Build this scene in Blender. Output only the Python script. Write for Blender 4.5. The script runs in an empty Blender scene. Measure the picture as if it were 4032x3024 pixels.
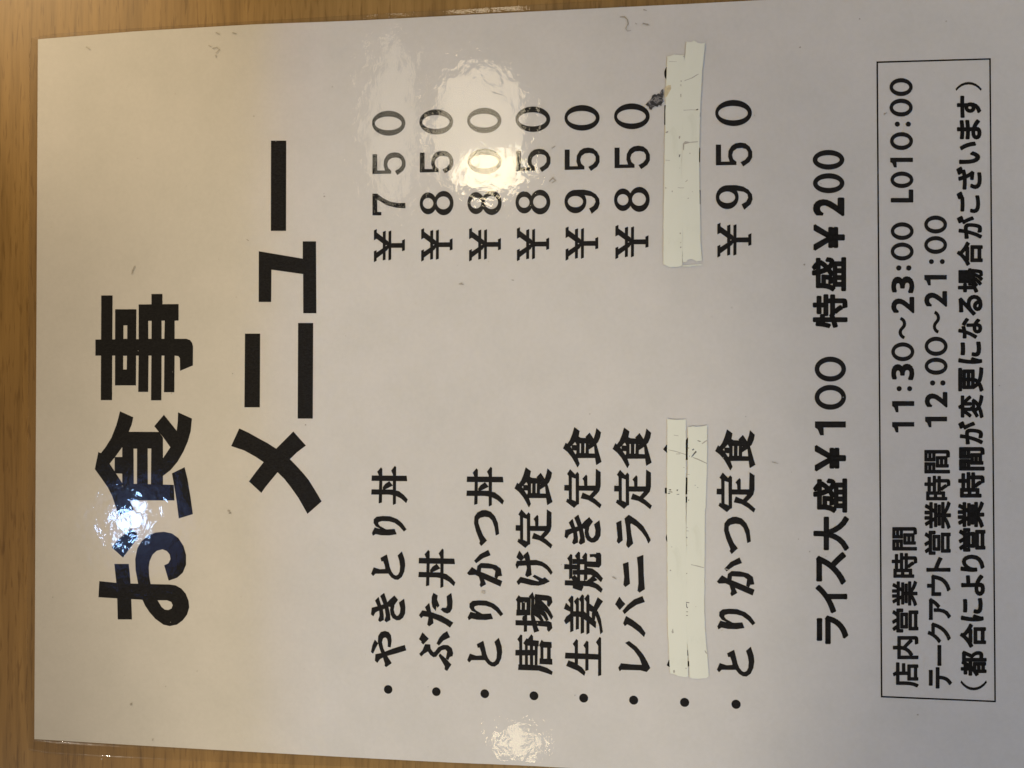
import bpy, bmesh, math, random
from mathutils import Vector, Matrix, noise as mnoise
from mathutils.geometry import tessellate_polygon
random.seed(7)
scene = bpy.context.scene
COL = scene.collection

# ------------------------------------------------------------------ camera
CAM = Vector((0.02274788, -0.00092741, 0.2148095))
CX = Vector((0.99443769, 0.00243742, -0.10529835))      # picture right, in world axes
CY = Vector((-0.00197177, 0.99998781, 0.00452610))      # picture up
CZ = Vector((0.10530810, -0.00429330, 0.99443038))      # towards the viewer
FPX = 1661 * 4032 / 2212
cam = bpy.data.cameras.new('camera')
cam.sensor_fit = 'HORIZONTAL'
cam.sensor_width = 36.0
cam.lens = FPX / 4032 * 36.0
cam.clip_start = 0.01
cam.clip_end = 50
camo = bpy.data.objects.new('camera', cam)
COL.objects.link(camo)
m3 = Matrix((CX, CY, CZ)).transposed()
camo.matrix_world = Matrix.Translation(CAM) @ m3.to_4x4()
scene.camera = camo

# ------------------------------------------------------------------ world, lamps, exposure
world = bpy.data.worlds.new('World')
scene.world = world
world.use_nodes = True
bgn = world.node_tree.nodes['Background']
bgn.inputs['Color'].default_value = (0.55, 0.47, 0.36, 1)
bgn.inputs['Strength'].default_value = 0.10
scene.view_settings.view_transform = 'Standard'
scene.view_settings.look = 'None'
scene.view_settings.gamma = 1
scene.view_settings.exposure = -0.14
scene.view_settings.use_curve_mapping = False

def area_lamp(name, loc, target, size, size_y, power, color, shape='ELLIPSE', spread=180):
    d = bpy.data.lights.new(name, 'AREA')
    d.shape = shape; d.size = size; d.size_y = size_y
    d.energy = power; d.color = color; d.spread = math.radians(spread)
    o = bpy.data.objects.new(name, d); COL.objects.link(o)
    o.location = loc
    o.rotation_euler = (Vector(target) - Vector(loc)).to_track_quat('-Z', 'Y').to_euler()
    return o

def spot_lamp(name, loc, target, angle, blend, power, color, radius=0.0):
    d = bpy.data.lights.new(name, 'SPOT')
    d.spot_size = math.radians(angle); d.spot_blend = blend
    d.energy = power; d.color = color; d.shadow_soft_size = radius
    o = bpy.data.objects.new(name, d); COL.objects.link(o)
    o.location = loc
    o.rotation_euler = (Vector(target) - Vector(loc)).to_track_quat('-Z', 'Y').to_euler()
    return o

WARM = (1.0, 0.76, 0.43)
COOL = (0.30, 0.56, 1.0)
# lamps the glossy film mirrors
area_lamp('pendant_lamp', (-0.162, 0.411, 1.0), (-0.162, 0.411, 0), 0.155, 0.205, 0.66, (1.0, 0.85, 0.60))
area_lamp('pendant_bulb', (-0.135, 0.340, 0.99), (-0.135, 0.340, 0), 0.11, 0.07, 0.44, (1.0, 0.85, 0.56))
area_lamp('second_pendant', (-0.095, -0.566, 1.0), (-0.095, -0.566, 0), 0.075, 0.045, 0.10, (1.0, 0.84, 0.56))
area_lamp('wall_strip', (-0.302, 0.425, 1.0), (-0.302, 0.425, 0), 0.085, 0.28, 0.20, (1.0, 0.88, 0.66))
area_lamp('blue_lamp', (-0.748, -0.226, 1.0), (-0.748, -0.226, 0), 0.054, 0.054, 0.52, (0.36, 0.58, 1.0))
area_lamp('blue_screen', (-0.735, -0.240, 1.02), (-0.735, -0.240, 0), 0.17, 0.18, 0.060, (0.13, 0.27, 1.0))
# key light, then added fills and spots that shape the tone of the sheet
area_lamp('key_lamp', (-0.42, 0.40, 0.28), (-0.10, 0.05, 0), 0.10, 0.10, 1.45, (1.0, 0.67, 0.30))
area_lamp('left_fill', (-0.85, -0.95, 0.70), (-0.12, -0.10, 0), 0.12, 0.12, 6.6, (1.0, 0.86, 0.71))  # unseen fill, added to lift the lower left of the sheet
area_lamp('right_fill', (0.45, 0.40, 0.28), (0.14, 0.10, 0), 0.10, 0.10, 0.90, (1.0, 0.76, 0.36))  # weak warm fill added for the upper right
spot_lamp('corner_fill', (-0.75, 0.60, 0.60), (-0.152, 0.117, 0), 8, 1.0, 22, (1.0, 0.79, 0.50), 0.02)  # narrow added fill that brightens only the top left corner
spot_lamp('warm_pool_spot', (0.03, -0.95, 0.85), (-0.022, -0.066, 0), 11.3, 0.6, 35, (1.0, 0.87, 0.66), 0.03)  # added pool of warm light; its rim imitates a diagonal shadow
spot_lamp('cool_spot', (0.90, 0.0, 0.85), (1.4178, 0.0, 0.85 - 0.8546), 160, 0.0018, 17, (0.14, 0.44, 1.0), 0.01)  # cool light; its hard cone edge stands in for a cast shadow's edge

# ------------------------------------------------------------------ picture point -> table plane (metres)
def at(px, py, z=0.0):
    d = CX * ((px - 2016) / FPX) + CY * (-(py - 1512) / FPX) - CZ
    t = (z - CAM.z) / d.z
    p = CAM + d * t
    return Vector((p.x, p.y, z))

# ------------------------------------------------------------------ materials
def new_mat(name):
    m = bpy.data.materials.new(name); m.use_nodes = True
    nt = m.node_tree; nt.nodes.clear()
    out = nt.nodes.new('ShaderNodeOutputMaterial')
    return m, nt, out

def N(nt, kind, **kw):
    n = nt.nodes.new('ShaderNode' + kind)
    for k, v in kw.items():
        if k.startswith('_'):
            setattr(n, k[1:], v)
        else:
            n.inputs[k.replace('__', ' ')].default_value = v
    return n

def ramp(nt, stops):
    r = nt.nodes.new('ShaderNodeValToRGB')
    e = r.color_ramp.elements
    while len(e) < len(stops): e.new(0.5)
    for el, (p, c) in zip(e, stops):
        el.position = p; el.color = (*c, 1)
    return r

def mapping(nt, scale, loc=(0, 0, 0), rot=(0, 0, 0)):
    tc = nt.nodes.new('ShaderNodeTexCoord')
    mp = nt.nodes.new('ShaderNodeMapping')
    mp.inputs['Scale'].default_value = scale
    mp.inputs['Location'].default_value = loc
    mp.inputs['Rotation'].default_value = rot
    nt.links.new(tc.outputs['Object'], mp.inputs['Vector'])
    return mp

def wood_material():
    m, nt, out = new_mat('oak_laminate')
    L = nt.links.new
    b = N(nt, 'BsdfPrincipled', Roughness=0.42)
    b.inputs['Specular IOR Level'].default_value = 0.25
    # broad tone bands running along y, fine fibres, short dark pores
    m1 = mapping(nt, (120, 7, 1)); n1 = N(nt, 'TexNoise', Scale=1.0, Detail=4.0, Roughness=0.6, Distortion=0.2); L(m1.outputs[0], n1.inputs['Vector'])
    m2 = mapping(nt, (640, 30, 1), (3, 1, 0)); n2 = N(nt, 'TexNoise', Scale=1.0, Detail=3.5, Roughness=0.6, Distortion=0.12); L(m2.outputs[0], n2.inputs['Vector'])
    m3_ = mapping(nt, (1150, 110, 1), (7, 5, 0)); n3 = N(nt, 'TexNoise', Scale=1.0, Detail=2.0, Roughness=0.5, Distortion=0.2); L(m3_.outputs[0], n3.inputs['Vector'])
    r1 = ramp(nt, [(0.32, (0.235, 0.137, 0.041)), (0.5, (0.28, 0.165, 0.050)), (0.68, (0.32, 0.193, 0.062))]); L(n1.outputs['Fac'], r1.inputs[0])
    r2 = ramp(nt, [(0.30, (0.74, 0.72, 0.66)), (0.48, (0.97, 0.97, 0.97)), (0.68, (1.10, 1.11, 1.13))]); L(n2.outputs['Fac'], r2.inputs[0])
    mx = N(nt, 'MixRGB', _blend_type='MULTIPLY', Fac=0.9); L(r1.outputs[0], mx.inputs[1]); L(r2.outputs[0], mx.inputs[2])
    r3 = ramp(nt, [(0.33, (0.62, 0.57, 0.48)), (0.43, (1, 1, 1))]); L(n3.outputs['Fac'], r3.inputs[0])
    mx2 = N(nt, 'MixRGB', _blend_type='MULTIPLY', Fac=0.65); L(mx.outputs[0], mx2.inputs[1]); L(r3.outputs[0], mx2.inputs[2])
    L(mx2.outputs[0], b.inputs['Base Color'])
    bp = N(nt, 'Bump', Strength=0.25, Distance=0.00006); L(n2.outputs['Fac'], bp.inputs['Height']); L(bp.outputs[0], b.inputs['Normal'])
    L(b.outputs[0], out.inputs[0])
    return m

def paper_material():
    m, nt, out = new_mat('white_copy_paper')
    L = nt.links.new
    b = N(nt, 'BsdfPrincipled', Roughness=0.9)
    b.inputs['Specular IOR Level'].default_value = 0.0
    m1 = mapping(nt, (60, 60, 60)); n1 = N(nt, 'TexNoise', Scale=1.0, Detail=5.0, Roughness=0.6); L(m1.outputs[0], n1.inputs['Vector'])
    m2 = mapping(nt, (900, 900, 900)); n2 = N(nt, 'TexNoise', Scale=1.0, Detail=3.0); L(m2.outputs[0], n2.inputs['Vector'])
    r1 = ramp(nt, [(0.3, (0.715, 0.715, 0.705)), (0.7, (0.765, 0.76, 0.755))]); L(n1.outputs['Fac'], r1.inputs[0])
    r2 = ramp(nt, [(0.3, (0.965, 0.965, 0.965)), (0.7, (1, 1, 1))]); L(n2.outputs['Fac'], r2.inputs[0])
    mx = N(nt, 'MixRGB', _blend_type='MULTIPLY', Fac=1.0); L(r1.outputs[0], mx.inputs[1]); L(r2.outputs[0], mx.inputs[2])
    L(mx.outputs[0], b.inputs['Base Color']); L(b.outputs[0], out.inputs[0])
    return m

def ink_material():
    m, nt, out = new_mat('black_toner')
    L = nt.links.new
    b = N(nt, 'BsdfPrincipled', Roughness=0.8)
    b.inputs['Specular IOR Level'].default_value = 0.0
    m1 = mapping(nt, (1400, 2600, 1400)); n1 = N(nt, 'TexNoise', Scale=1.0, Detail=4.0, Roughness=0.7); L(m1.outputs[0], n1.inputs['Vector'])
    r1 = ramp(nt, [(0.35, (0.005, 0.005, 0.006)), (0.72, (0.017, 0.017, 0.018))]); L(n1.outputs['Fac'], r1.inputs[0])
    L(r1.outputs[0], b.inputs['Base Color']); L(b.outputs[0], out.inputs[0])
    return m

def film_material():
    m, nt, out = new_mat('laminating_film')
    L = nt.links.new
    # fine dimples of the pouch plus wider waves
    m1 = mapping(nt, (235, 205, 235)); n1 = N(nt, 'TexNoise', Scale=1.0, Detail=3.0, Roughness=0.55, Distortion=0.3); L(m1.outputs[0], n1.inputs['Vector'])
    m2 = mapping(nt, (95, 70, 80), (2, 4, 0)); n2 = N(nt, 'TexNoise', Scale=1.0, Detail=2.0, Roughness=0.5); L(m2.outputs[0], n2.inputs['Vector'])
    b1 = N(nt, 'Bump', Strength=1.0, Distance=0.00006); L(n1.outputs['Fac'], b1.inputs['Height'])
    b2 = N(nt, 'Bump', Strength=1.0, Distance=0.00006); L(n2.outputs['Fac'], b2.inputs['Height']); L(b1.outputs[0], b2.inputs['Normal'])
    g = N(nt, 'BsdfGlossy', Roughness=0.035); L(b2.outputs[0], g.inputs['Normal'])
    g2 = N(nt, 'BsdfGlossy', Roughness=0.16); L(b2.outputs[0], g2.inputs['Normal'])
    gm = N(nt, 'MixShader', Fac=0.14); L(g.outputs[0], gm.inputs[1]); L(g2.outputs[0], gm.inputs[2])
    t = N(nt, 'BsdfTransparent'); t.inputs['Color'].default_value = (0.97, 0.965, 0.95, 1)
    df = N(nt, 'BsdfDiffuse'); df.inputs['Color'].default_value = (0.40, 0.385, 0.37, 1)
    tm = N(nt, 'MixShader', Fac=0.024); L(t.outputs[0], tm.inputs[1]); L(df.outputs[0], tm.inputs[2])
    ge = N(nt, 'NewGeometry'); io = N(nt, 'MapRange'); io.inputs['To Min'].default_value = 1.5; io.inputs['To Max'].default_value = 1 / 1.5; L(ge.outputs['Backfacing'], io.inputs['Value'])
    fr = N(nt, 'Fresnel'); L(io.outputs[0], fr.inputs['IOR']); L(b2.outputs[0], fr.inputs['Normal'])
    mx = N(nt, 'MixShader'); L(fr.outputs[0], mx.inputs[0]); L(tm.outputs[0], mx.inputs[1]); L(gm.outputs[0], mx.inputs[2])
    L(mx.outputs[0], out.inputs[0])
    return m

def tape_material():
    m, nt, out = new_mat('correction_tape_white')
    L = nt.links.new
    b = N(nt, 'BsdfPrincipled', Roughness=0.55)
    b.inputs['Specular IOR Level'].default_value = 0.2
    m1 = mapping(nt, (150, 60, 150)); n1 = N(nt, 'TexNoise', Scale=1.0, Detail=6.0, Roughness=0.65, Distortion=0.6); L(m1.outputs[0], n1.inputs['Vector'])
    r1 = ramp(nt, [(0.28, (0.67, 0.70, 0.60)), (0.42, (0.75, 0.78, 0.685)), (0.75, (0.775, 0.80, 0.705))]); L(n1.outputs['Fac'], r1.inputs[0])
    m2 = mapping(nt, (800, 800, 800)); n2 = N(nt, 'TexNoise', Scale=1.0, Detail=3.0); L(m2.outputs[0], n2.inputs['Vector'])
    bp = N(nt, 'Bump', Strength=0.5, Distance=0.00006); L(n1.outputs['Fac'], bp.inputs['Height'])
    L(r1.outputs[0], b.inputs['Base Color']); L(bp.outputs[0], b.inputs['Normal']); L(b.outputs[0], out.inputs[0])
    return m

def plain(name, col, rough=0.7):
    m, nt, out = new_mat(name)
    L = nt.links.new
    b = N(nt, 'BsdfPrincipled', Roughness=rough)
    m1 = mapping(nt, (700, 700, 700)); n1 = N(nt, 'TexNoise', Scale=1.0, Detail=4.0); L(m1.outputs[0], n1.inputs['Vector'])
    r1 = ramp(nt, [(0.3, tuple(c * 0.8 for c in col)), (0.7, tuple(min(1, c * 1.2) for c in col))]); L(n1.outputs['Fac'], r1.inputs[0])
    L(r1.outputs[0], b.inputs['Base Color']); L(b.outputs[0], out.inputs[0])
    return m

def blot_material():
    m, nt, out = new_mat('smeared_ink')
    L = nt.links.new
    b = N(nt, 'BsdfPrincipled', Roughness=0.4)
    m1 = mapping(nt, (520, 900, 500), rot=(0, 0, 0.7)); n1 = N(nt, 'TexNoise', Scale=1.0, Detail=4.0, Distortion=1.2); L(m1.outputs[0], n1.inputs['Vector'])
    r1 = ramp(nt, [(0.40, (0.015, 0.015, 0.018)), (0.53, (0.045, 0.047, 0.06)), (0.60, (0.30, 0.29, 0.29)), (0.66, (0.03, 0.03, 0.03))]); L(n1.outputs['Fac'], r1.inputs[0])
    L(r1.outputs[0], b.inputs['Base Color']); L(b.outputs[0], out.inputs[0])
    return m

WOOD = wood_material(); PAPER = paper_material(); INK = ink_material(); FILM = film_material(); TAPE = tape_material()
SCUFF = plain('grey_scuff', (0.40, 0.39, 0.34)); SPECK = plain('grey_speck', (0.40, 0.38, 0.345))
DARK = plain('ink_showing_through', (0.10, 0.10, 0.095)); BLOT = blot_material(); YELLOW = plain('yellowed_glue', (0.62, 0.55, 0.36))

# ------------------------------------------------------------------ helpers
def link_mesh(name, verts, faces, mat, parent=None, smooth=False):
    me = bpy.data.meshes.new(name)
    me.from_pydata([tuple(v) for v in verts], [], faces)
    me.materials.append(mat); me.update()
    if smooth:
        for p in me.polygons: p.use_smooth = True
    o = bpy.data.objects.new(name, me); COL.objects.link(o)
    if parent: o.parent = parent
    return o

def tag(o, label=None, cat=None, group=None, kind=None):
    if label: o['label'] = label
    if cat: o['category'] = cat
    if group: o['group'] = group
    if kind: o['kind'] = kind
    return o

Z_TABLE, Z_PAPER, Z_INK, Z_FILM, Z_TAPE = 0.0, 0.00040, 0.00042, 0.00054, 0.00058

class Ink:
    """flat printed shapes collected into one sheet; each shape 2 micrometres above the one before"""
    def __init__(s, z=Z_INK): s.v = []; s.f = []; s.z = z; s.k = 0
    def shape(s, loops):
        """loops of plane points (x, y): the first is the outline, the rest are holes"""
        z = s.z + 0.0000015 * (s.k % 24); s.k += 1
        ls = [[Vector((p[0], p[1], 0)) for p in l] for l in loops]
        flat = [p for l in ls for p in l]
        tris = tessellate_polygon(ls)
        b = len(s.v)
        s.v += [(p.x, p.y, z) for p in flat]
        for t in tris:
            a, c, d = (flat[i] for i in t)
            if (c - a).cross(d - a).z < 0: t = (t[0], t[2], t[1])
            s.f.append(tuple(b + i for i in t))
    def build(s, name, parent, mat=None): return link_mesh(name, s.v, s.f, mat or INK, parent)

def pairs(seq): return [(seq[i], seq[i + 1]) for i in range(0, len(seq), 2)]
def crop(ox, oy, sc): return lambda l: [at(ox + x / sc, oy + y / sc) for x, y in (pairs(l) if not isinstance(l[0], tuple) else l)]
def ellipse(cx, cy, rx, ry, n=40): return [(cx + rx * math.cos(2 * math.pi * i / n), cy + ry * math.sin(2 * math.pi * i / n)) for i in range(n)]

def nums(s): return [float(t) for t in s.replace(',', ' ').split()]
def parse(cr, text):
    """one shape per line, holes after |, numbers are crop coordinates"""
    out = []
    for line in text.strip().splitlines():
        if line.strip():
            out.append([cr(nums(part)) for part in line.split('|')])
    return out

GLYPH = {}
def glyph(ch, cr, text=None, shapes=None):
    g = parse(cr, text) if text else [[cr(l) for l in sh] for sh in shapes]
    xs = [p.x for sh in g for l in sh for p in l]; ys = [p.y for sh in g for l in sh for p in l]
    GLYPH[ch] = (g, Vector(((min(xs) + max(xs)) / 2, (min(ys) + max(ys)) / 2, 0)))

def rim(ink, loops, e):
    """ink spread: a thin band along every edge of a shape"""
    z = ink.z + 0.0000015 * (ink.k % 24); ink.k += 1
    for l in loops:
        for p, q in zip(l, l[1:] + l[:1]):
            d = Vector((q[0] - p[0], q[1] - p[1], 0))
            if d.length < 1e-9: continue
            d.normalize(); nn = Vector((-d.y, d.x, 0)) * e; b = len(ink.v)
            for r in (Vector((p[0], p[1], 0)) - d * e * .6 - nn, Vector((q[0], q[1], 0)) + d * e * .6 - nn, Vector((q[0], q[1], 0)) + d * e * .6 + nn, Vector((p[0], p[1], 0)) - d * e * .6 + nn):
                ink.v.append((r.x, r.y, z))
            ink.f.append((b, b + 1, b + 2, b + 3))

def put(ink, ch, px=None, py=None, e=0.0):
    g, c = GLYPH[ch]
    d = (at(px, py) - c) if px is not None else Vector((0, 0, 0))
    for sh in g:
        ls = [[p + d for p in l] for l in sh]
        ink.shape(ls)
        if e > 0: rim(ink, ls, e)

# ------------------------------------------------------------------ the lettering, traced stroke by stroke
c = crop(360, 1130, 3.530)
glyph('事', c, """
149 120 306 120 298 1572 143 1572
68 732 1170 722 1330 722 1380 740 1410 780 1422 830 1420 1092 1243 1165 1240 990 1218 962 1172 955 68 955
342 312 636 312 630 1368 340 1368 | 457 535 510 535 510 722 457 722 | 453 957 506 957 503 1148 453 1148
668 245 1222 240 1222 467 1167 470 1167 730 668 730 | 800 472 848 472 846 722 802 722 | 986 470 1030 470 1024 722 986 722
668 950 805 950 800 1458 662 1458
845 950 986 950 983 1575 840 1575
1025 950 1167 950 1163 1462 1020 1462
846 100 998 100 998 250 846 250
""")
c = crop(360, 1590, 3.530)
glyph('食big', c, """
408 103 593 187 572 285 530 390 490 490 440 600 350 725 265 830 180 870 60 905 108 670 145 683 210 600 290 470 360 290 385 200
60 905 120 760 265 830 330 930 440 1100 500 1220 545 1340 600 1470 390 1545 340 1400 300 1280 240 1160 150 1030
335 738 450 738 450 968 335 965
440 595 530 388 950 390 1005 470 1005 1120 1155 1125 1165 1340 545 1340 440 1110 | 597 622 646 622 644 1110 600 1110 | 793 620 843 620 838 1115 795 1115
1215 118 1407 205 1390 380 1350 520 1290 660 1210 800 1110 920 1005 1000 940 1010 900 900 1005 755 1110 600 1170 490 1195 380 1210 250
1018 152 1200 380 1240 450 1110 605 1010 465 885 310
1130 965 1305 880 1345 1040 1385 1280 1420 1530 1225 1590 1195 1350 1160 1130
""")
c = crop(360, 2030, 3.530)
glyph('お', c, """
295 440 450 580 655 310 640 235 560 180 380 330
330 668 530 668 545 800 560 1000 575 1438 378 1438 370 1150 355 900
122 907 355 930 560 940 850 948 1090 953 1180 965 1260 1010 1320 1080 1360 1180 1370 1270 1340 1370 1280 1450 1200 1510 1100 1530 1010 1510 900 1430 820 1340 760 1250 720 1165 560 1155 360 1145 110 1130 | 930 1172 1060 1172 1120 1195 1140 1240 1125 1285 1080 1308 1030 1302 985 1265
700 1165 660 940 625 750 620 600 650 450 710 350 800 270 900 232 1020 222 1130 245 1220 310 1290 420 1325 540 1325 680 1280 790 1200 860 1085 900 1022 688 1080 660 1110 600 1100 540 1060 490 1000 465 920 485 860 540 820 630 808 720 815 840 835 950 850 1165
""")
c = crop(880, 1660, 4.148)
glyph('メ', c, """
268 110 420 180 580 270 730 350 870 440 990 530 1095 612 1200 720 1310 840 1400 950 1500 1110 1612 1300 1380 1505 1310 1380 1230 1240 1110 1070 1000 930 893 825 790 750 665 660 530 570 350 470 136 398
1150 160 1355 390 1210 500 1095 612 990 720 893 825 790 950 700 1060 628 1162 425 975 540 820 665 660 760 560 870 440 1000 310
""")
c = crop(880, 1240, 3.607)
glyph('ニbig', c, """
314 267 530 267 525 1312 306 1312
1067 116 1282 116 1276 1472 1061 1472
""")
c = crop(880, 900, 3.607)
glyph('ュ', c, "1133 185 1322 185 1327 1205 1140 1205 1138 650 690 587 686 1045 508 1045 510 325 1133 430")
c = crop(880, 500, 3.607)
glyph('ー', c, "683 200 900 200 897 1480 681 1480")

c = crop(1440, 2240, 4.15)
glyph('き', c, """
215 460 165 512 200 590 232 680 238 760 215 830 238 855 298 825 295 740 280 650 245 560
305 393 250 437 290 540 325 660 340 760 318 835 345 860 405 825 400 740 375 620 350 520
475 435 528 500 480 570 440 620 385 605 290 650 200 680 160 705 130 760 98 735 110 632 200 610 350 560 400 500
630 488 650 620 645 720 610 790 560 825 510 828 450 795 420 740 408 670 415 610 470 560 470 600 460 660 475 725 510 768 540 760 570 715 578 640 555 545
""")
glyph('や', c, """
157 1155 205 1210 165 1285 125 1370 98 1348 120 1240
410 1270 425 1170 415 1080 380 1030 320 1012 255 1030 215 1090 210 1190 240 1300 290 1430 325 1540 320 1575 342 1590 425 1530 380 1460 330 1380 290 1290 268 1190 285 1125 325 1105 360 1130 372 1190 370 1260
640 1240 663 1320 500 1370 330 1415 240 1460 195 1520 162 1490 170 1390 270 1370 450 1300
""")
c = crop(1440, 1820, 3.190)
glyph('丼', c, """
197 68 155 118 175 165 180 200 172 510 205 500 210 200 210 85
370 50 330 105 350 150 350 530 380 515 383 60
85 168 515 172 522 232 82 228
82 342 340 345 420 365 480 410 528 465 512 505 450 450 380 415 300 400 78 400
300 240 340 290 270 325 225 345 222 315 250 275
""")
glyph('り', c, """
120 820 170 835 280 845 365 838 388 898 300 912 200 910 130 895 98 915 87 885
270 850 190 828 135 800 108 760 110 715 145 685 220 677 310 680 400 715 460 765 512 840 485 862 430 800 370 755 300 735 210 732 165 745 158 770 180 800 230 828
""")
glyph('と', c, "268 1160 195 1200 205 1238 228 1235 250 1300 255 1340 185 1345 108 1320 78 1395 98 1420 125 1392 290 1390 330 1440 370 1465 410 1468 455 1435 485 1370 497 1290 490 1220 458 1122 410 1168 430 1230 440 1300 435 1370 415 1410 385 1425 355 1410 325 1370 305 1320 290 1250")
c = crop(1630, 2140, 3.190)
glyph('だ', c, """
193 748 147 795 175 860 190 930 175 1010 195 1030 245 995 240 950 215 850
110 838 220 860 350 905 430 950 492 990 455 1045 400 1005 300 955 200 915 120 905 95 928 72 895
250 620 298 650 290 700 320 775 300 795 285 765 275 835 240 790 228 730 232 665
470 622 485 720 480 810 455 855 420 870 380 855 345 825 362 805 410 808 425 770 418 660
""")
glyph('ぶ', c, """
112 1115 150 1155 100 1220 72 1195
155 1160 185 1190 120 1258 98 1235
145 1262 205 1265 210 1315 245 1365 270 1355 310 1300 370 1272 430 1275 475 1310 492 1370 485 1405 450 1415 432 1455 408 1435 425 1350 400 1320 350 1330 310 1375 280 1412 250 1418 210 1390 180 1345 130 1375 95 1408 75 1380 115 1335
418 1100 452 1170 370 1210 318 1270 292 1250 325 1180 370 1130
330 1380 400 1440 468 1515 418 1590 392 1572 395 1535 318 1405
""")
c = crop(1820, 1820, 2.676)
glyph('つ', c, "202 876 186 850 193 830 150 720 130 640 135 570 165 530 210 507 250 505 300 522 345 570 375 640 387 750 358 765 345 680 320 610 285 575 240 568 190 580 170 600 170 640 190 700 220 770 258 822")
glyph('か', c, """
275 925 297 975 220 1005 150 1057 132 1035 190 970
105 1105 160 1140 250 1175 340 1215 420 1250 403 1302 320 1265 220 1220 140 1180 75 1183 58 1165
200 1310 190 1290 198 1260 180 1200 158 1140 165 1090 200 1062 280 1065 360 1085 405 1120 418 1190 380 1195 368 1220 345 1205 355 1140 320 1115 200 1108 195 1150 215 1200 250 1280
""")
c = crop(2010, 1800, 3.770)
glyph('食', c, """
230 155 300 207 285 290 230 370 165 440 130 470 68 460 103 383 125 402 165 345 200 260
66 458 120 420 175 450 240 550 270 600 300 690 275 735 240 670 195 590 130 510
195 415 270 418 270 490 195 485
285 290 320 310 400 315 435 380 435 540 530 545 530 600 270 600 245 570 262 530 262 400 240 360 | 302 385 330 385 328 535 302 535 | 372 385 400 385 396 535 370 535
450 237 500 315 545 395 500 420 470 440 395 295
553 172 613 230 600 300 570 370 510 430 435 478 420 420 480 390 515 320 540 240
520 430 545 395 580 520 620 660 550 703 535 600
""")
glyph('定', c, """
165 780 240 860 270 820 290 845 290 1285 265 1295 222 1338 110 1250 125 1213 150 1225 147 870 125 845 | 185 888 250 910 252 1255 185 1225
85 1010 155 1012 155 1085 83 1083
285 1022 545 1022 545 1090 285 1085
398 860 350 915 370 945 375 1030 412 1030 412 880
545 778 606 820 606 1020 590 1090 550 1140 500 1190 470 1215 450 1170 510 1100 540 1020
350 1125 450 1170 530 1220 618 1300 598 1345 520 1280 430 1225 325 1200
""")
c = crop(2010, 2220, 3.607)
glyph('げ', c, """
129 -185 162 -138 118 -72 91 -99
166 -132 196 -89 153 -51 124 -68
247 -173 191 -123 220 -51 240 60 215 155 240 180 298 150 285 20 270 -110
96 -41 239 -51 364 -55 450 -30 520 15 560 60 595 115 575 145 520 75 450 25 380 10 200 15 120 20 95 60 78 10
145 185 280 220 390 250 420 240 322 175 345 155 455 210 488 190 552 243 480 280 400 300 300 295 200 270 145 260 118 290 93 250
""")
glyph('揚', c, """
120 447 145 470 285 475 280 720 88 725 92 650 100 650 100 530 82 505 | 138 540 165 540 163 650 138 650 | 205 540 235 540 232 650 204 650
315 402 268 460 300 490 295 720 300 800 335 800 330 700 338 480
355 430 540 450 580 470 592 540 548 600 525 580 525 515 400 505 345 490
350 480 440 520 520 600 570 680 602 745 580 780 530 700 470 640 400 590 355 560
350 560 400 590 460 640 510 710 538 790 510 800 470 740 400 680 330 640
330 650 400 680 440 740 470 805 445 820 400 760 335 720
78 798 400 808 540 812 580 830 592 905 545 955 525 930 525 885 400 872 78 862
180 740 235 725 232 950 195 955 198 810 172 780
295 740 340 740 375 880 405 945 340 965 318 880
""")
glyph('唐', c, """
147 1003 105 1065 130 1105 130 1430 165 1430 165 1010
298 1000 255 1060 280 1085 283 1430 320 1430 318 1025
232 1055 260 1075 400 1090 398 1160 385 1165 380 1425 350 1425 350 1160 242 1150 245 1425 212 1425 212 1145 190 1120
78 1220 380 1220 380 1290 75 1290
445 1078 470 1103 580 1108 583 1180 568 1185 568 1345 588 1348 592 1420 418 1412 420 1340 432 1335 430 1175 412 1150 | 465 1180 527 1180 525 1345 465 1345
120 1425 280 1430 420 1440 520 1475 595 1525 585 1565 500 1535 400 1505 115 1495
""")
c = crop(2200, 2160, 3.190)
glyph('焼', c, """
152 68 112 118 135 160 135 375 168 360 168 80
248 38 208 88 232 130 235 400 265 400 265 50
337 50 297 105 325 140 320 395 355 380 352 65
475 52 515 52 530 75 530 200 505 230 355 220 350 160 470 165 472 115 440 95 395 100 393 70 470 68
178 130 330 132 330 190 178 185
75 195 250 205 250 255 72 250
180 270 340 265 350 240 420 250 490 300 550 370 530 412 470 355 400 320 180 320
82 398 330 405 430 415 500 455 548 505 530 545 460 490 380 465 80 452
430 335 480 390 400 420 340 415 400 370
200 330 260 400 305 475 285 525 180 490 185 400 160 365
""")
glyph('姜', c, """
163 590 122 642 148 680 148 1040 182 1025 180 600
235 612 195 660 220 700 218 1010 250 1000 250 625
295 575 258 630 280 665 280 1060 315 1045 313 590
367 573 325 625 350 660 352 1068 383 1050 382 590
93 683 150 740 150 785 70 750
140 820 155 895 92 940 72 900 100 850
150 785 320 790 380 840 465 915 462 990 380 925 310 870 255 845 150 845
375 680 440 730 490 790 525 880 550 1040 525 1065 510 960 480 870 450 800 380 770
490 612 550 658 510 720 465 790 450 890 420 890 420 810 445 720
""")
glyph('生', c, """
222 1135 182 1190 205 1230 205 1480 238 1480 238 1150
352 1155 315 1210 338 1245 338 1525 370 1515 370 1170
515 1108 472 1170 500 1215 498 1590 530 1580 528 1120
88 1305 505 1325 505 1385 82 1370
125 1402 200 1430 290 1490 332 1545 320 1585 240 1525 100 1465
""")
c = crop(2400, 1980, 2.370)
glyph('ラ', c, """
107 165 120 345 85 375 70 355 78 320 65 185
180 112 250 160 310 215 355 290 380 345 362 372 340 320 300 265 250 215 200 185 190 200 200 290 217 375 175 415 158 390 165 330 155 220 142 145
""")
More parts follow.
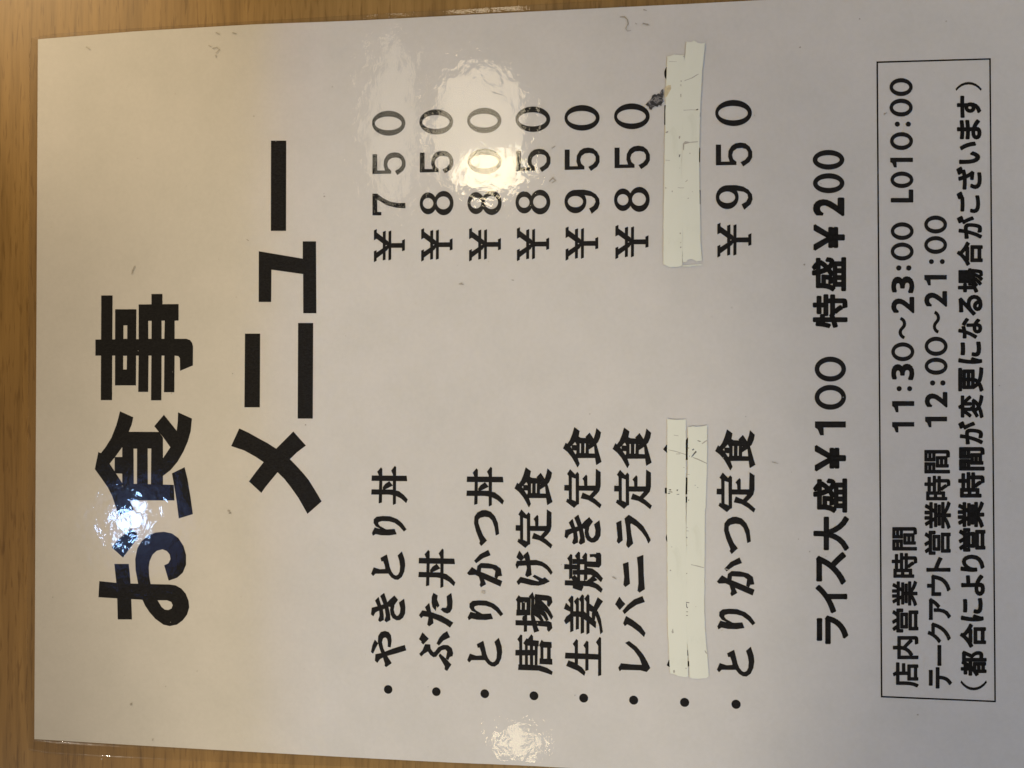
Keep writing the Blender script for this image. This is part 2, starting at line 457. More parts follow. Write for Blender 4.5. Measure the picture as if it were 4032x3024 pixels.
glyph('ニ', c, """
173 552 180 660 187 750 148 778 132 760 140 690 127 568
312 487 315 650 325 800 280 830 263 815 272 750 268 600 258 507
""")
glyph('バ', c, """
92 877 112 905 75 965 55 942
115 910 143 940 95 992 78 970
305 870 325 920 250 945 190 985 140 1030 124 1005 170 950 230 900
155 1055 220 1095 290 1150 332 1210 320 1243 270 1195 210 1150 165 1125 143 1142 130 1120
""")
glyph('レ', c, "108 1495 200 1505 305 1510 280 1440 230 1370 150 1303 180 1287 250 1340 310 1410 350 1480 376 1535 345 1570 290 1555 110 1550 95 1562 85 1535")
c = crop(2200, 380, 3.190)
glyph('0', c, shapes=[[ellipse(293, 275, 218, 158), ellipse(288, 277, 180, 91)]])
glyph('5', c, "78 675 135 675 135 885 245 885 225 820 230 750 265 690 310 660 370 650 430 660 480 700 510 760 510 830 480 885 405 938 375 890 430 860 465 815 465 760 440 725 390 712 330 718 285 750 268 800 280 850 320 885 320 920 78 925")
glyph('9', c, shapes=[[ellipse(210, 1324, 135, 144), ellipse(210, 1325, 98, 73)],
    [pairs(nums("190 1183 250 1178 320 1178 400 1195 465 1235 505 1290 512 1350 490 1410 415 1475 385 1412 440 1380 465 1330 455 1285 410 1255 330 1243 290 1250"))]])
c = crop(2390, 380, 2.439)
glyph('8', c, shapes=[[ellipse(153, 995, 84, 106), ellipse(152, 995, 55, 55)], [ellipse(310, 992, 97, 118), ellipse(306, 990, 68, 65)]])
glyph('¥', c, """
215 1378 375 1376 375 1420 215 1420
370 1350 396 1338 396 1445 370 1453
100 1265 225 1358 235 1400 190 1390 100 1325
82 1250 108 1238 108 1330 82 1345
100 1475 215 1400 235 1415 215 1445 100 1530
82 1458 106 1447 106 1550 82 1563
173 1265 200 1255 198 1538 173 1545
232 1262 257 1252 256 1535 231 1545
""")
c = crop(1440, 400, 2.590)
glyph('7', c, "75 945 120 945 180 990 250 1025 330 1040 407 1040 407 1090 320 1085 220 1060 120 1000 120 1130 162 1132 162 1162 75 1162")

# ------------------------------------------------------------------ the table
tb = []
x0, x1, y0, y1, zt = -0.42, 0.42, -0.36, 0.36, 0.03
tv = [(x0, y0, 0), (x1, y0, 0), (x1, y1, 0), (x0, y1, 0), (x0, y0, -zt), (x1, y0, -zt), (x1, y1, -zt), (x0, y1, -zt)]
table = link_mesh('table_surface', tv, [(0, 1, 2, 3), (7, 6, 5, 4), (0, 4, 5, 1), (1, 5, 6, 2), (2, 6, 7, 3), (3, 7, 4, 0)], WOOD)
tag(table, 'honey brown wood grain table top under the menu', None, kind='structure')

# ------------------------------------------------------------------ the laminated menu: paper, film, lettering
menu = bpy.data.objects.new('laminated_menu', None); COL.objects.link(menu)
menu.empty_display_size = 0.05
tag(menu, 'white laminated paper menu with black printed lettering lying on the wooden table', 'menu')

def resample(pts, n):
    d = [0]
    for a, b in zip(pts, pts[1:]): d.append(d[-1] + (Vector(b[:2]) - Vector(a[:2])).length)
    out = []
    for i in range(n):
        t = d[-1] * i / (n - 1)
        k = 0
        while k < len(d) - 2 and d[k + 1] < t: k += 1
        u = (t - d[k]) / max(1e-9, d[k + 1] - d[k])
        a, b = pts[k], pts[k + 1]
        out.append((a[0] + (b[0] - a[0]) * u, a[1] + (b[1] - a[1]) * u))
    return out

ptop = [at(*p) for p in ((153, 157), (547, 125), (1002, 98.4), (1400, 84), (2080, 49), (2700, 18.5), (3061, 0))]
pbot = [at(*p) for p in ((139, 2908), (420, 2925), (850, 2950), (1300, 2975), (1775, 3000), (2080, 3012))]
xr = ptop[0].x + 0.297
ptop.append(Vector((xr, ptop[-1].y + 0.0001, 0))); pbot.append(Vector((xr, pbot[-1].y - 0.0008, 0)))
NE = 40
def outline(top, bot):
    """counter-clockwise from top right: top edge leftwards, left edge down, bottom edge, right edge up"""
    t = resample(top[::-1], NE); l = resample([top[0], bot[0]], NE); b = resample(bot, NE); r = resample([bot[-1], top[-1]], NE)
    return t[:-1] + l[:-1] + b[:-1] + r[:-1]
pl = outline(ptop, pbot)
n = len(pl)
v = [(x, y, Z_PAPER) for x, y in pl] + [(x, y, Z_PAPER - 0.00012) for x, y in pl]
f = [tuple(range(n)), tuple(range(2 * n - 1, n - 1, -1))] + [(i, n + i, n + (i + 1) % n, (i + 1) % n) for i in range(n)]
link_mesh('paper', v, f, PAPER, menu)

ftop = [at(*p) for p in ((119, 143), (400, 121), (800, 97), (1400, 62), (1900, 33), (2300, 9))]
fbot = [at(*p) for p in ((107, 2958), (362, 2975.6), (800, 2995.5), (1400, 3016))]
ftop.append(Vector((xr + 0.004, ftop[-1].y + 0.0006, 0))); fbot.append(Vector((xr + 0.004, fbot[-1].y - 0.0012, 0)))
fl = outline(ftop, fbot)
# round the film's corners
def rounded(loop, r=0.0022):
    pts = [Vector(p) for p in loop]; m = len(pts); out = []
    corners = [0, NE - 1, 2 * (NE - 1), 3 * (NE - 1)]
    cs = [pts[c_] for c_ in corners]
    for p in pts:
        q = p.copy()
        for k in range(4):
            cpt = cs[k]; a = (cs[k - 1] - cpt).normalized(); b = (cs[(k + 1) % 4] - cpt).normalized()
            ctr = cpt + (a + b) * r
            w = p - cpt
            if w.dot(a) < r + 1e-9 and w.dot(b) < r + 1e-9:
                dvec = (p - ctr); q = ctr + dvec.normalized() * r
        out.append((q.x, q.y))
    return out
fl = rounded(fl)
cen = Vector((sum(p[0] for p in pl) / n, sum(p[1] for p in pl) / n))
def blend(a, b, t): return [(p[0] + (q[0] - p[0]) * t, p[1] + (q[1] - p[1]) * t) for p, q in zip(a, b)]
loops = [(blend(pl, fl, -0.35), Z_FILM), (blend(pl, fl, 0.06), Z_FILM - 0.00001), (blend(pl, fl, 0.22), 0.00037), (blend(pl, fl, 0.90), 0.00033), (fl, 0.00027), (fl, 0.00002)]
rnd = random.Random(3)
v = []; f = []
for li, (lp, z) in enumerate(loops):
    for i, (x, y) in enumerate(lp):
        dz = 0.00003 * mnoise.noise(Vector((x * 60, y * 60, li))) if 1 < li < 5 else 0
        lift = 0.00013 * math.exp(-((x - 0.006) / 0.05) ** 2) if (li in (3, 4) and i < NE) else 0      # the sealed margin curls up a little along the top
        v.append((x, y, z + dz + lift * (0.9 if li == 3 else 1.0)))
f.append(tuple(range(n)))
for li in range(len(loops) - 1):
    for i in range(n):
        j = (i + 1) % n
        f.append((li * n + i, (li + 1) * n + i, (li + 1) * n + j, li * n + j))
film = link_mesh('plastic_film', v, f, FILM, menu, smooth=False)
tag(film, 'clear glossy laminating film with a narrow sealed margin')

def part(ink, name, label, mat=None):
    o = ink.build(name, menu, mat); o['label'] = label; return o

i_ = Ink(); [put(i_, g) for g in ('お', '食big', '事')]; part(i_, 'title_lettering', 'first title line in very heavy black lettering')
i_ = Ink(); [put(i_, g) for g in ('メ', 'ニbig', 'ュ', 'ー')]; part(i_, 'title_lettering', 'second title line in very heavy black lettering')

DISH = [
 (((1529.9, 2712.4)), [('や',), ('き',), ('と',), ('り',), ('丼',)], 'dish name in black on the first menu row'),
 (((1719.1, 2721.2)), [('ぶ',), ('だ',), ('丼', 1721.4, 2235.9)], 'dish name in black on the second menu row'),
 (((1909.6, 2729.3)), [('と', 1909.3, 2564.5), ('り', 1912, 2402.5), ('か',), ('つ',), ('丼', 1911.2, 1915.3)], 'dish name in black on the third menu row'),
 (((2102.9, 2737.4)), [('唐',), ('揚',), ('げ',), ('定',), ('食',)], 'dish name in black on the fourth menu row'),
 (((2298.2, 2746.3)), [('生',), ('姜',), ('焼',), ('き', 2294.2, 2085), ('定', 2294.9, 1922.4), ('食', 2292.5, 1760.9)], 'dish name in black on the fifth menu row'),
 (((2494.8, 2754.4)), [('レ',), ('バ',), ('ニ',), ('ラ',), ('定', 2491.8, 1925.6), ('食', 2488.4, 1763.2)], 'dish name in black on the sixth menu row'),
 (((2694.9, 2763.2)), [], 'sliver of a dish name showing beside the correction tape'),
 (((2897.1, 2770.7)), [('と', 2895.4, 2601.4), ('り', 2897.9, 2437.1), ('か', 2895.6, 2270), ('つ', 2902.3, 2107.1), ('定', 2896.7, 1937.3), ('食', 2893.6, 1771.3)], 'dish name in black on the last menu row'),
]
HID_A = parse(crop(2590, 1620, 2.861), """
58 425 95 375 125 375 125 468 102 468
78 858 125 858 125 925 78 922
88 1410 105 1368 125 1368 125 1465 100 1462 90 1440
314 320 338 292 345 295 338 545 310 545
308 742 332 742 330 932 308 932
308 958 330 958 327 1025 308 1025
""") + parse(crop(2590, 2150, 2.552), """
88 1192 110 1138 130 1138 130 1212 112 1210
288 1040 300 1040 305 1095 294 1095
296 1150 318 1152 316 1203 298 1205
""")
HID_B = parse(crop(2590, 120, 3.190), """
130 460 112 463 95 485 82 520 79 550 84 590 102 622 130 625
81 945 110 945 110 1192 79 1192
505 1030 531 1035 530 1090 505 1090
505 1480 531 1480 529 1660 505 1660
""") + parse(crop(2590, 600, 3.457), """
545 0 574 0 572 138 545 138
550 520 578 518 576 711 552 711
322 1340 336 1345 336 1420 322 1425
""")
for k, (b, gl, lab) in enumerate(DISH):
    i_ = Ink()
    for g in gl: put(i_, *g, e=0.00010)
    if k == 6:
        for sh in HID_A:
            i2 = Ink(); i2.shape(sh); part(i2, 'dish_name', lab)
    else: part(i_, 'dish_name', lab)
    i_ = Ink(); o0 = at(*b); i_.shape([[(o0.x + 0.00124 * math.cos(t * math.pi / 14), o0.y + 0.00124 * math.sin(t * math.pi / 14)) for t in range(28)]])
    part(i_, 'bullet_dot', 'round black bullet before the ' + ('first second third fourth fifth sixth covered last'.split()[k]) + ' dish name')

PRICE = [
 [('¥', 1534.6, 967.4), ('7',), ('5', 1533.1, 646.9), ('0', 1531.9, 487.3)],
 [('¥', 1721.3, 964.4), ('8', 1720.2, 801.7), ('5', 1720.2, 640.8), ('0', 1718.8, 482)],
 [('¥', 1910.4, 963.4), ('8', 1908.6, 800.6), ('0', 1909, 637.2), ('0', 1907.5, 476.6)],
 [('¥', 2099.2, 961.9), ('8', 2098.5, 797.7), ('5', 2100, 634.3), ('0', 2098.5, 471.6)],
 [('¥', 2291.2, 959.4), ('9',), ('5',), ('0',)],
 [('¥',), ('8',), ('5', 2488.8, 622.5), ('0', 2487.4, 460)],
 [],
 [('¥', 2890.4, 945.6), ('9', 2889.5, 779.1), ('5', 2888.9, 610.9), ('0', 2886.9, 447.1)],
]
for k, gl in enumerate(PRICE):
    i_ = Ink()
    for g in gl: put(i_, *g, e=0.00006)
    if k == 6:
        for sh in HID_B:
            i2 = Ink(); i2.shape(sh); part(i2, 'price', 'sliver of a price showing beside the correction tape')
    else: part(i_, 'price', 'price in thin wide numerals on the ' + ('first second third fourth fifth sixth covered last'.split()[k]) + ' menu row')

# ---- smaller lines: outlines of the built-in typeface, thickened and fitted to each character's place
def type_outline(ch, bold):
    cu = bpy.data.curves.new('type', 'FONT'); cu.body = ch; cu.resolution_u = 4
    ob = bpy.data.objects.new('type', cu); COL.objects.link(ob)
    dg = bpy.context.evaluated_depsgraph_get()
    ev = ob.evaluated_get(dg); me = ev.to_mesh()
    vs = [(q.co.x, q.co.y) for q in me.vertices]
    fs = [tuple(p.vertices) for p in me.polygons]
    cnt = {}
    for p in fs:
        for a, b_ in zip(p, p[1:] + p[:1]): cnt[tuple(sorted((a, b_)))] = cnt.get(tuple(sorted((a, b_))), 0) + 1
    edges = [e for e, c_ in cnt.items() if c_ == 1]
    ev.to_mesh_clear(); bpy.data.objects.remove(ob); bpy.data.curves.remove(cu)
    return vs, fs, edges

CACHE = {}
def put_type(ink, ch, x0, y0, x1, y1, bold=0.020):
    """character box in picture pixels; the character's right is the picture's up"""
    if ch not in CACHE: CACHE[ch] = type_outline(ch, bold)
    vs, fs, edges = CACHE[ch]
    u0, u1 = min(p[0] for p in vs) - bold, max(p[0] for p in vs) + bold
    w0, w1 = min(p[1] for p in vs) - bold, max(p[1] for p in vs) + bold
    def mp(u, w): return at(x1 - (w - w0) / (w1 - w0) * (x1 - x0), y1 - (u - u0) / (u1 - u0) * (y1 - y0))
    z = ink.z + 0.0000015 * (ink.k % 6); ink.k += 1
    b = len(ink.v)
    for u, w in vs: p = mp(u, w); ink.v.append((p.x, p.y, z))
    for q in fs: ink.f.append(tuple(b + i for i in q))
    if bold <= 0: return
    for e in edges:
        a, c_ = Vector(vs[e[0]]), Vector(vs[e[1]])
        d = c_ - a
        if d.length < 1e-7: continue
        d.normalize(); nn = Vector((-d.y, d.x)) * bold; a2 = a - d * bold * 0.55; c2 = c_ + d * bold * 0.55
        b = len(ink.v)
        for q in (a2 - nn, c2 - nn, c2 + nn, a2 + nn): p = mp(q.x, q.y); ink.v.append((p.x, p.y, z + 0.0000008))
        ink.f.append((b, b + 1, b + 2, b + 3))

def put_one(ink, x0, y0, x1, y1, thin=0.44):
    w, h = x1 - x0, y1 - y0
    ink.shape([[at(x0 + a * w, y0 + b_ * h) for a, b_ in ((0, 0), (1, 0), (1, thin), (0.28, thin), (0.29, 1), (0.17, 1), (0.09, thin + 0.13), (0, thin))]])
def put_colon(ink, xa, xb, y0, y1):
    cy, r = (y0 + y1) / 2, (y1 - y0) / 2
    for cx_ in (xa + r, xb - r): ink.shape([[at(*q) for q in ellipse(cx_, cy, r, r, 20)]])
def put_ring(ink, x0, y0, x1, y1, tx, ty):
    cx_, cy = (x0 + x1) / 2, (y0 + y1) / 2
    ink.shape([[at(*q) for q in ellipse(cx_, cy, (x1 - x0) / 2, (y1 - y0) / 2, 36)], [at(*q) for q in ellipse(cx_, cy, (x1 - x0) / 2 - tx, (y1 - y0) / 2 - ty, 36)]])

def line_of(ink, items, bold, tx, ty):
    for (ch, ox, oy, s, xa, ya, xb, yb) in items:
        X0, Y0, X1, Y1 = ox + xa / s, oy + ya / s, ox + xb / s, oy + yb / s
        if ch == '1': put_one(ink, X0, Y0, X1, Y1)
        elif ch in ':': put_colon(ink, X0, X1, Y0, Y1)
        elif ch in '0': put_ring(ink, X0, Y0, X1, Y1, tx, ty)
        else: put_type(ink, ch, X0, Y0, X1, Y1, 0.0 if ch in '（）' else bold)

A = (3440, 220, 1.886); B = (3440, 2020, 2.126); M = (2700, 1000, 1.580); R8 = (2700, 1950, 1.545)
Sa = (3150, 560, 2.184); Sb = (3150, 1300, 2.368); Sc = (3150, 1900, 2.368)
i_ = Ink()
line_of(i_, [('ラ', *Sc, 150, 1235, 445, 1502), ('イ', *Sc, 140, 950, 437, 1215), ('ス', *Sc, 145, 645, 425, 950), ('大', *Sc, 120, 310, 452, 635),
  ('盛', *Sb, 118, 1380, 436, 1702), ('￥', *Sb, 133, 1070, 425, 1315), ('1', *Sb, 135, 850, 422, 980), ('0', *Sb, 132, 510, 425, 742), ('0', *Sb, 132, 247, 425, 480),
  ('特', *Sa, 105, 1308, 405, 1600), ('盛', *Sa, 98, 990, 393, 1285), ('￥', *Sa, 112, 708, 382, 935), ('2', *Sa, 108, 478, 378, 638), ('0', *Sa, 107, 270, 378, 442), ('0', *Sa, 105, 70, 377, 240)], 0.038, 18.5, 21)
part(i_, 'size_note', 'bold rice size line with two prices')
i_ = Ink()
line_of(i_, [('店', *B, 155, 1245, 372, 1455), ('内', *B, 155, 1025, 370, 1220), ('営', *B, 148, 795, 370, 997), ('業', *B, 148, 562, 362, 778), ('時', *B, 145, 330, 360, 540), ('間', *B, 150, 115, 358, 312)], 0.034, 14, 17)
part(i_, 'opening_hours', 'caption of the first line of opening hours')
i_ = Ink()
line_of(i_, [('1', *M, 1280, 1045, 1418, 1110), ('1', *M, 1280, 915, 1418, 985), (':', *M, 1308, 822, 1405, 854), ('3', *M, 1275, 683, 1418, 785), ('0', *M, 1275, 550, 1418, 668), ('〜', *M, 1320, 393, 1368, 530), ('2', *M, 1275, 268, 1418, 370), ('3', *M, 1275, 140, 1418, 245), (':', *M, 1305, 72, 1400, 105),
  ('0', *A, 122, 1388, 292, 1522), ('0', *A, 122, 1238, 292, 1370), ('L', *A, 122, 995, 290, 1092), ('0', *A, 120, 862, 290, 985), ('1', *A, 118, 760, 287, 832), ('0', *A, 117, 570, 287, 703), (':', *A, 152, 492, 272, 530), ('0', *A, 113, 322, 285, 455), ('0', *A, 113, 170, 285, 303)], 0.034, 14, 17)
part(i_, 'opening_hours', 'times on the first line of opening hours')
i_ = Ink()
line_of(i_, [('テ', *B, 455, 1285, 650, 1465), ('ー', *B, 527, 1100, 562, 1275), ('ク', *B, 445, 912, 640, 1085), ('ア', *B, 455, 708, 642, 892), ('ウ', *B, 440, 512, 638, 692), ('ト', *B, 435, 365, 638, 490), ('営', *B, 418, 145, 640, 348),
  ('業', *R8, 1448, 35, 1610, 205), ('時', *M, 1480, 1378, 1642, 1532), ('間', *M, 1480, 1218, 1640, 1365)], 0.034, 14, 17)
part(i_, 'opening_hours', 'caption of the second line of opening hours')
i_ = Ink()
line_of(i_, [('1', *M, 1485, 1012, 1622, 1078), ('2', *M, 1483, 858, 1624, 955), (':', *M, 1515, 786, 1612, 819), ('0', *M, 1482, 645, 1625, 752), ('0', *M, 1482, 515, 1625, 635), ('〜', *M, 1533, 355, 1578, 495), ('2', *M, 1480, 232, 1622, 330), ('1', *M, 1480, 132, 1620, 197),
  (':', *A, 405, 1511, 523, 1548), ('0', *A, 370, 1340, 540, 1473), ('0', *A, 370, 1188, 540, 1322)], 0.034, 14, 17)
part(i_, 'opening_hours', 'times on the second line of opening hours')
i_ = Ink()
line_of(i_, [('（', *B, 720, 1395, 942, 1480), ('都', *B, 722, 1148, 940, 1362), ('合', *B, 715, 920, 935, 1125), ('に', *B, 722, 708, 915, 905), ('よ', *B, 725, 512, 925, 690), ('り', *B, 720, 345, 922, 490), ('営', *B, 705, 122, 930, 322),
  ('業', *R8, 1650, 35, 1812, 197), ('時', *M, 1690, 1355, 1855, 1515), ('間', *M, 1695, 1200, 1855, 1347), ('が', *M, 1690, 1040, 1845, 1185), ('変', *M, 1690, 875, 1848, 1022), ('更', *M, 1690, 703, 1848, 858), ('に', *M, 1690, 545, 1840, 685), ('な', *M, 1690, 398, 1840, 528), ('る', *M, 1692, 255, 1842, 385), ('場', *M, 1688, 90, 1845, 243),
  ('合', *A, 612, 1380, 805, 1562), ('が', *A, 612, 1190, 800, 1362), ('ご', *A, 610, 1010, 785, 1170), ('ざ', *A, 608, 825, 797, 997), ('い', *A, 628, 640, 785, 808), ('ま', *A, 612, 475, 795, 625), ('す', *A, 612, 300, 793, 465), ('）', *A, 602, 198, 797, 265)], 0.042, 12.5, 15)
part(i_, 'opening_hours', 'third line in brackets inside the box')
i_ = Ink()
bc = [(3451.7, 247.6), (3894.9, 234.8), (3915, 2759.4), (3469.2, 2740.6)]
bw = 3.1
for (a, b_) in ((0, 1), (1, 2), (2, 3), (3, 0)):
    p, q = Vector(bc[a]), Vector(bc[b_]); d = (q - p).normalized(); nn = Vector((-d.y, d.x)) * bw
    i_.shape([[at(*r) for r in (p - d * bw - nn, q + d * bw - nn, q + d * bw + nn, p - d * bw + nn)]])
part(i_, 'border_line', 'thin black rectangle round the opening hours')

# ---- dirt on the film
def stroke(ink, pts, w):
    """thin hand-made mark along picture points"""
    for p, q in zip(pts, pts[1:]):
        p, q = Vector(p), Vector(q); d = q - p
        if d.length < 1e-6: continue
        d.normalize(); nn = Vector((-d.y, d.x)) * w
        ink.shape([[at(*r) for r in (p - d * w * .5 - nn, q + d * w * .5 - nn * .7, q + d * w * .5 + nn * .7, p - d * w * .5 + nn)]])
i_ = Ink(Z_FILM + 0.000008)
r3 = lambda s: [(1300 + x / 1.3827, y / 1.3827) for x, y in pairs(nums(s))]
stroke(i_, r3('1578 98 1600 95 1618 112 1622 135 1608 160 1618 174 1636 170'), 2.2)
stroke(i_, r3('1702 132 1735 140'), 2.4); stroke(i_, r3('1706 58 1722 62'), 2.4); stroke(i_, r3('1662 132 1668 136'), 2.2)
stroke(i_, r3('1195 990 1212 972 1228 985 1210 998'), 2.6); stroke(i_, r3('1208 810 1225 800'), 2.2); stroke(i_, r3('885 505 932 520'), 1.6)
r1 = lambda s: [(x / 1.0972, y / 1.0972) for x, y in pairs(nums(s))]
stroke(i_, r1('905 200 915 204'), 1.6); stroke(i_, r1('922 212 940 208 952 218 936 232'), 1.6); stroke(i_, r1('934 240 938 252'), 1.3); stroke(i_, r1('938 145 952 152'), 2.2); stroke(i_, r1('1008 145 1025 150'), 1.8)
stroke(i_, r1('586 1152 578 1168 574 1185'), 2.0); stroke(i_, r1('378 207 391 215'), 2.4); stroke(i_, r1('1070 1036 1078 1042'), 1.6)
stroke(i_, [(2855, 2238), (2868, 2242)], 1.8); stroke(i_, [(2412, 2270), (2426, 2278)], 2.0); stroke(i_, [(3478, 452), (3489, 447)], 2.2); stroke(i_, [(3038, 1818), (3062, 1824)], 1.5)
stroke(i_, [(900, 2010), (908, 2012)], 2.4); stroke(i_, [(905, 2019), (912, 2020)], 2.4); stroke(i_, [(1810, 1119), (1826, 1121)], 2.8); stroke(i_, [(2016, 1103), (2024, 1105)], 2.2)
for px, py, r in ((1817, 1118, 4), (2020, 1104, 3), (3165, 1043, 4), (3382, 78, 3.5), (3722, 88, 3.5), (3148, 190, 4), (2322, 1630, 3), (1905, 2330, 8), (1003, 460, 3), (3186, 2170, 3.2), (3610, 2810, 4), (1280, 775, 4), (1206, 1672, 3.5), (405, 2985, 3), (605, 2910, 3), (520, 2770, 5), (2880, 1212, 2.6), (2264, 2735, 2.5), (2935, 1640, 2.4)):
    i_.shape([[at(*q) for q in [(px + r * (0.7 + 0.5 * random.random()) * math.cos(t), py + r * (0.6 + 0.5 * random.random()) * math.sin(t)) for t in [k * math.pi / 5 for k in range(10)]]]])
for k in range(70):
    px, py = random.uniform(200, 4000), random.uniform(180, 2900)
    r = random.uniform(0.9, 2.4)
    i_.shape([[at(*q) for q in [(px + r * (0.6 + 0.8 * random.random()) * math.cos(t), py + r * (0.5 + 0.7 * random.random()) * math.sin(t)) for t in [j * math.pi / 4 for j in range(8)]]]])
part(i_, 'dirt_specks', 'small grey specks and scratches scattered over the film', SPECK)['kind'] = 'stuff'
i_ = Ink(Z_FILM + 0.00001)
i_.shape([[at(*q) for q in r3('1716 574 1732 556 1748 540 1752 524 1766 516 1776 520 1786 512 1792 516 1802 494 1812 488 1814 520 1808 540 1816 556 1806 566 1802 580 1788 576 1782 586 1768 582 1756 590 1748 602 1738 598 1732 584')]])
part(i_, 'ink_blot', 'dark smeared patch beside the covered price', BLOT)

# ------------------------------------------------------------------ correction tape strips
def tape(name, label, left, right, top, bottom, z, marks=(), group='strips of correction tape on the menu', glue=None, thick=0.00006):
    """four edges in picture points (top to bottom for left and right, left to right for top and bottom)"""
    lp = [at(*p) for p in left]; rp = [at(*p) for p in right]
    loop = [at(*p) for p in top] + rp + [at(*p) for p in bottom][::-1] + lp[::-1]
    # roughen the outline a little
    pts = []
    rr = random.Random(len(label))
    m = len(loop)
    for i in range(m):
        a, b_ = loop[i], loop[(i + 1) % m]
        L_ = (b_ - a).length
        k = max(1, int(L_ / 0.0016))
        for j in range(k):
            p = a.lerp(b_, j / k)
            if 0 < j: p = p + Vector((rr.uniform(-1, 1), rr.uniform(-1, 1), 0)) * 0.00006
            pts.append(p)
    base = at(sum(p[0] for p in left) / len(left), sum(p[1] for p in left) / len(left), 0)
    root = bpy.data.objects.new(name, None)
    q = len(pts)
    loc = Vector((base.x, base.y, z))
    ls = [[Vector((p.x, p.y, 0)) for p in pts]]
    tris = tessellate_polygon(ls)
    v = [(p.x - loc.x, p.y - loc.y, thick) for p in pts] + [(p.x - loc.x, p.y - loc.y, 0) for p in pts]
    f = []
    for t in tris:
        a, c_, d = (ls[0][i] for i in t)
        if (c_ - a).cross(d - a).z < 0: t = (t[0], t[2], t[1])
        f.append(t); f.append((q + t[0], q + t[2], q + t[1]))
    area = sum(pts[i].x * pts[(i + 1) % q].y - pts[(i + 1) % q].x * pts[i].y for i in range(q))
    for i in range(q):
        j = (i + 1) % q
        f.append((i, q + i, q + j, j) if area > 0 else (j, q + j, q + i, i))
    bpy.data.objects.remove(root)
    o = link_mesh(name, v, f, TAPE)
    o.location = loc
    tag(o, label, 'correction tape', group)
    def child(shapes, nm, mat, dz):
        i2 = Ink(0.0)
        for sh in shapes: i2.shape(sh)
        ch = link_mesh(nm, [(a - loc.x, b_ - loc.y, thick + dz + c_) for a, b_, c_ in i2.v], i2.f, mat, o)
        return ch
    for nm, mat, shapes in marks:
        for sh in shapes: child([sh], nm, mat, 0.000006)
    return o

def P(cr, s): return [(cr[0] + x / cr[2], cr[1] + y / cr[2]) for x, y in pairs(nums(s))]
def S(cr, s): return [parse(crop(*cr), ln)[0] for ln in s.strip().splitlines()]
T7 = (2590, 1620, 2.861); T8 = (2590, 2150, 2.552); T5 = (2590, 120, 3.190); T6 = (2590, 600, 3.457)
tape('correction_tape', 'long cream tape strip with black ink chips, covering the upper half of the dish name',
  P(T7, '105 80 103 500 100 1000') + P(T8, '97 500 98 800 108 960 116 1180 122 1270'), P(T7, '312 85 312 500 311 1000 314 1280') + P(T8, '288 300 290 960 297 1150 302 1300'),
  P(T7, '140 88 210 93 275 91'), P(T8, '165 1280 205 1300 240 1302 270 1309'), Z_TAPE,
  [('scuff_mark', DARK, S(T7, "120 876 140 872 152 880 140 887 122 884\n205 880 228 874 222 892 214 894\n118 898 150 899 170 906 150 908 120 903\n105 918 128 912 142 920 120 926\n206 930 235 926 240 932 220 935")),
   ('scratch', SCUFF, S(T7, "118 428 200 444 310 480 312 487 200 452 118 433\n175 262 230 270 230 275 180 268\n200 474 250 472 250 479 205 480\n282 624 300 628 298 632 282 630\n145 1515 162 1520 155 1526")
     + S(T8, "118 235 130 232 133 243 120 247\n135 855 150 820 158 865 145 870\n152 1240 166 1235 172 1255 160 1270 152 1258\n275 1215 290 1216 284 1226 276 1224"))])
tape('correction_tape', 'cream tape strip with a diagonal scratch, covering the lower half of the dish name',
  P(T7, '338 172 336 400 332 800 322 1150 318 1280') + P(T8, '286 300 290 940 312 1150 320 1310'), P(T7, '552 155 552 310 548 600 540 900 536 1080 527 1100 525 1500') + P(T8, '466 150 464 600 468 800 476 900 484 1000 494 1080 508 1300'),
  P(T7, '362 172 400 165 430 172 470 168 505 164'), P(T8, '345 1322 400 1326 450 1320 485 1318'), Z_TAPE + 0.00001,
  [('scuff_mark', DARK, S(T7, "440 325 465 328 486 336 470 339 445 331\n380 428 400 416 408 424 392 440\n400 470 425 440 436 455 415 475 395 500 370 518 385 490\n346 500 358 497 354 508\n316 1405 334 1420 318 1422\n334 405 352 408 344 416\n408 824 424 826 420 832\n442 849 454 852 446 858\n340 990 350 990 348 1002 340 1002")
     + S(T8, "280 555 314 560 314 566 282 563\n282 570 290 570 290 600 300 610 296 620 284 608\n284 650 300 652 298 657 284 656\n282 688 300 689 300 694 282 694\n282 266 294 268 288 277")),
   ('scratch', SCUFF, S(T7, "390 512 450 530 552 580 550 588 440 540 388 518\n490 360 520 335 550 318 552 330 500 366\n320 1298 335 1300 335 1304 320 1303\n318 1336 346 1340 346 1345 320 1343\n318 1498 332 1500 332 1504 318 1503\n332 704 356 704 356 709 332 709\n332 888 350 890 350 894 332 893")
     + S(T8, "330 178 400 192 462 210 460 216 395 200 332 184\n374 600 384 602 378 608\n468 1035 480 1050 492 1072 484 1074 470 1055"))])
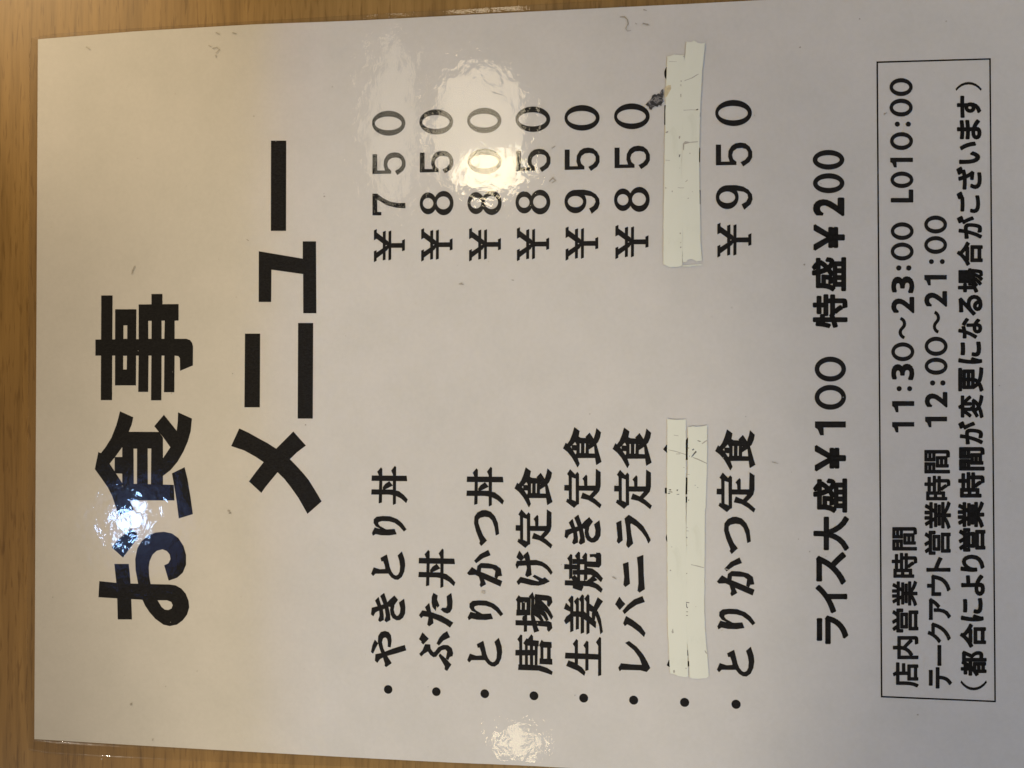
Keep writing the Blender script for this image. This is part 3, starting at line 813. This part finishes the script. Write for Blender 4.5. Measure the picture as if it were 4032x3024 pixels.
tape('correction_tape', 'cream tape strip with a yellow glue spot, covering the upper half of the price',
  P(T5, '115 332 108 500 100 800 92 1100 86 1400') + P(T6, '90 0 86 400 78 800 74 1200 72 1525'), P(T5, '330 322 320 600 310 1000 303 1400') + P(T6, '322 100 326 800 332 1340 329 1540'),
  P(T5, '150 335 200 312 230 318 290 322'), P(T6, '110 1545 165 1572 210 1562 250 1565 295 1556'), Z_TAPE + 0.00002,
  [('scuff_mark', DARK, S(T5, "258 1565 266 1572 280 1562 276 1585 272 1602 260 1595 264 1582")),
   ('scratch', SCUFF, S(T5, "282 640 298 642 296 656 284 655\n280 690 292 688 292 715 284 712\n280 810 292 808 292 850 282 848\n262 1340 278 1332 280 1352 268 1375 260 1360\n95 1285 125 1272 130 1286 112 1300 95 1296\n140 400 235 402 235 405 140 404\n312 335 330 338 326 347 314 345")
     + S(T6, "290 218 305 222 292 227\n185 530 200 528 198 550 188 548\n95 480 122 494 100 502\n292 1100 310 1100 308 1120 296 1116\n298 1228 320 1233 304 1240\n300 1290 320 1288 312 1310 300 1305\n100 112 165 116 160 121 100 118")),
   ('glue_stain', YELLOW, S(T5, "95 720 125 700 160 698 165 745 140 790 110 840 90 860 80 800"))])
tape('correction_tape', 'cream tape strip jutting furthest at its straight-cut end, covering the lower half of the price',
  P(T5, '356 152 345 300 328 400 312 700 306 1100 304 1400') + P(T6, '322 200 326 800 333 1340 340 1500'), P(T5, '590 165 572 350 552 520 540 800 528 1000 520 1400') + P(T6, '558 100 562 400 568 760 578 1250 595 1478'),
  P(T5, '400 160 428 155 445 138 475 150 500 170 550 178'), P(T6, '370 1500 395 1492 398 1470 425 1462 450 1455 480 1466 510 1478 520 1493 560 1482'), Z_TAPE + 0.00003,
  [('scuff_mark', DARK, S(T5, "474 1006 490 996 508 996 500 1010 480 1014")),
   ('scratch', SCUFF, S(T5, "330 640 420 606 480 568 512 556 510 562 430 612 335 645\n318 1010 420 1004 480 1008 480 1013 420 1010 320 1016\n312 1430 340 1400 400 1410 500 1402 500 1412 400 1420 330 1440 325 1520 312 1500\n390 1548 404 1546 408 1556 394 1558")
     + S(T6, "370 408 400 380 404 388 380 410\n268 484 310 490 355 488 358 493 310 496 270 489\n458 540 474 540 470 549\n398 630 420 626 418 637 404 638"))])
tape('tape_sliver', 'thin pale sliver of torn tape just past the ragged tape end below the price digits',
  P(T6, '333 1542 333 1556'), P(T6, '590 1526 590 1542'), P(T6, '380 1540 420 1536 460 1532 530 1528'), P(T6, '390 1558 440 1560 470 1550 530 1545'), Z_TAPE, group=None)
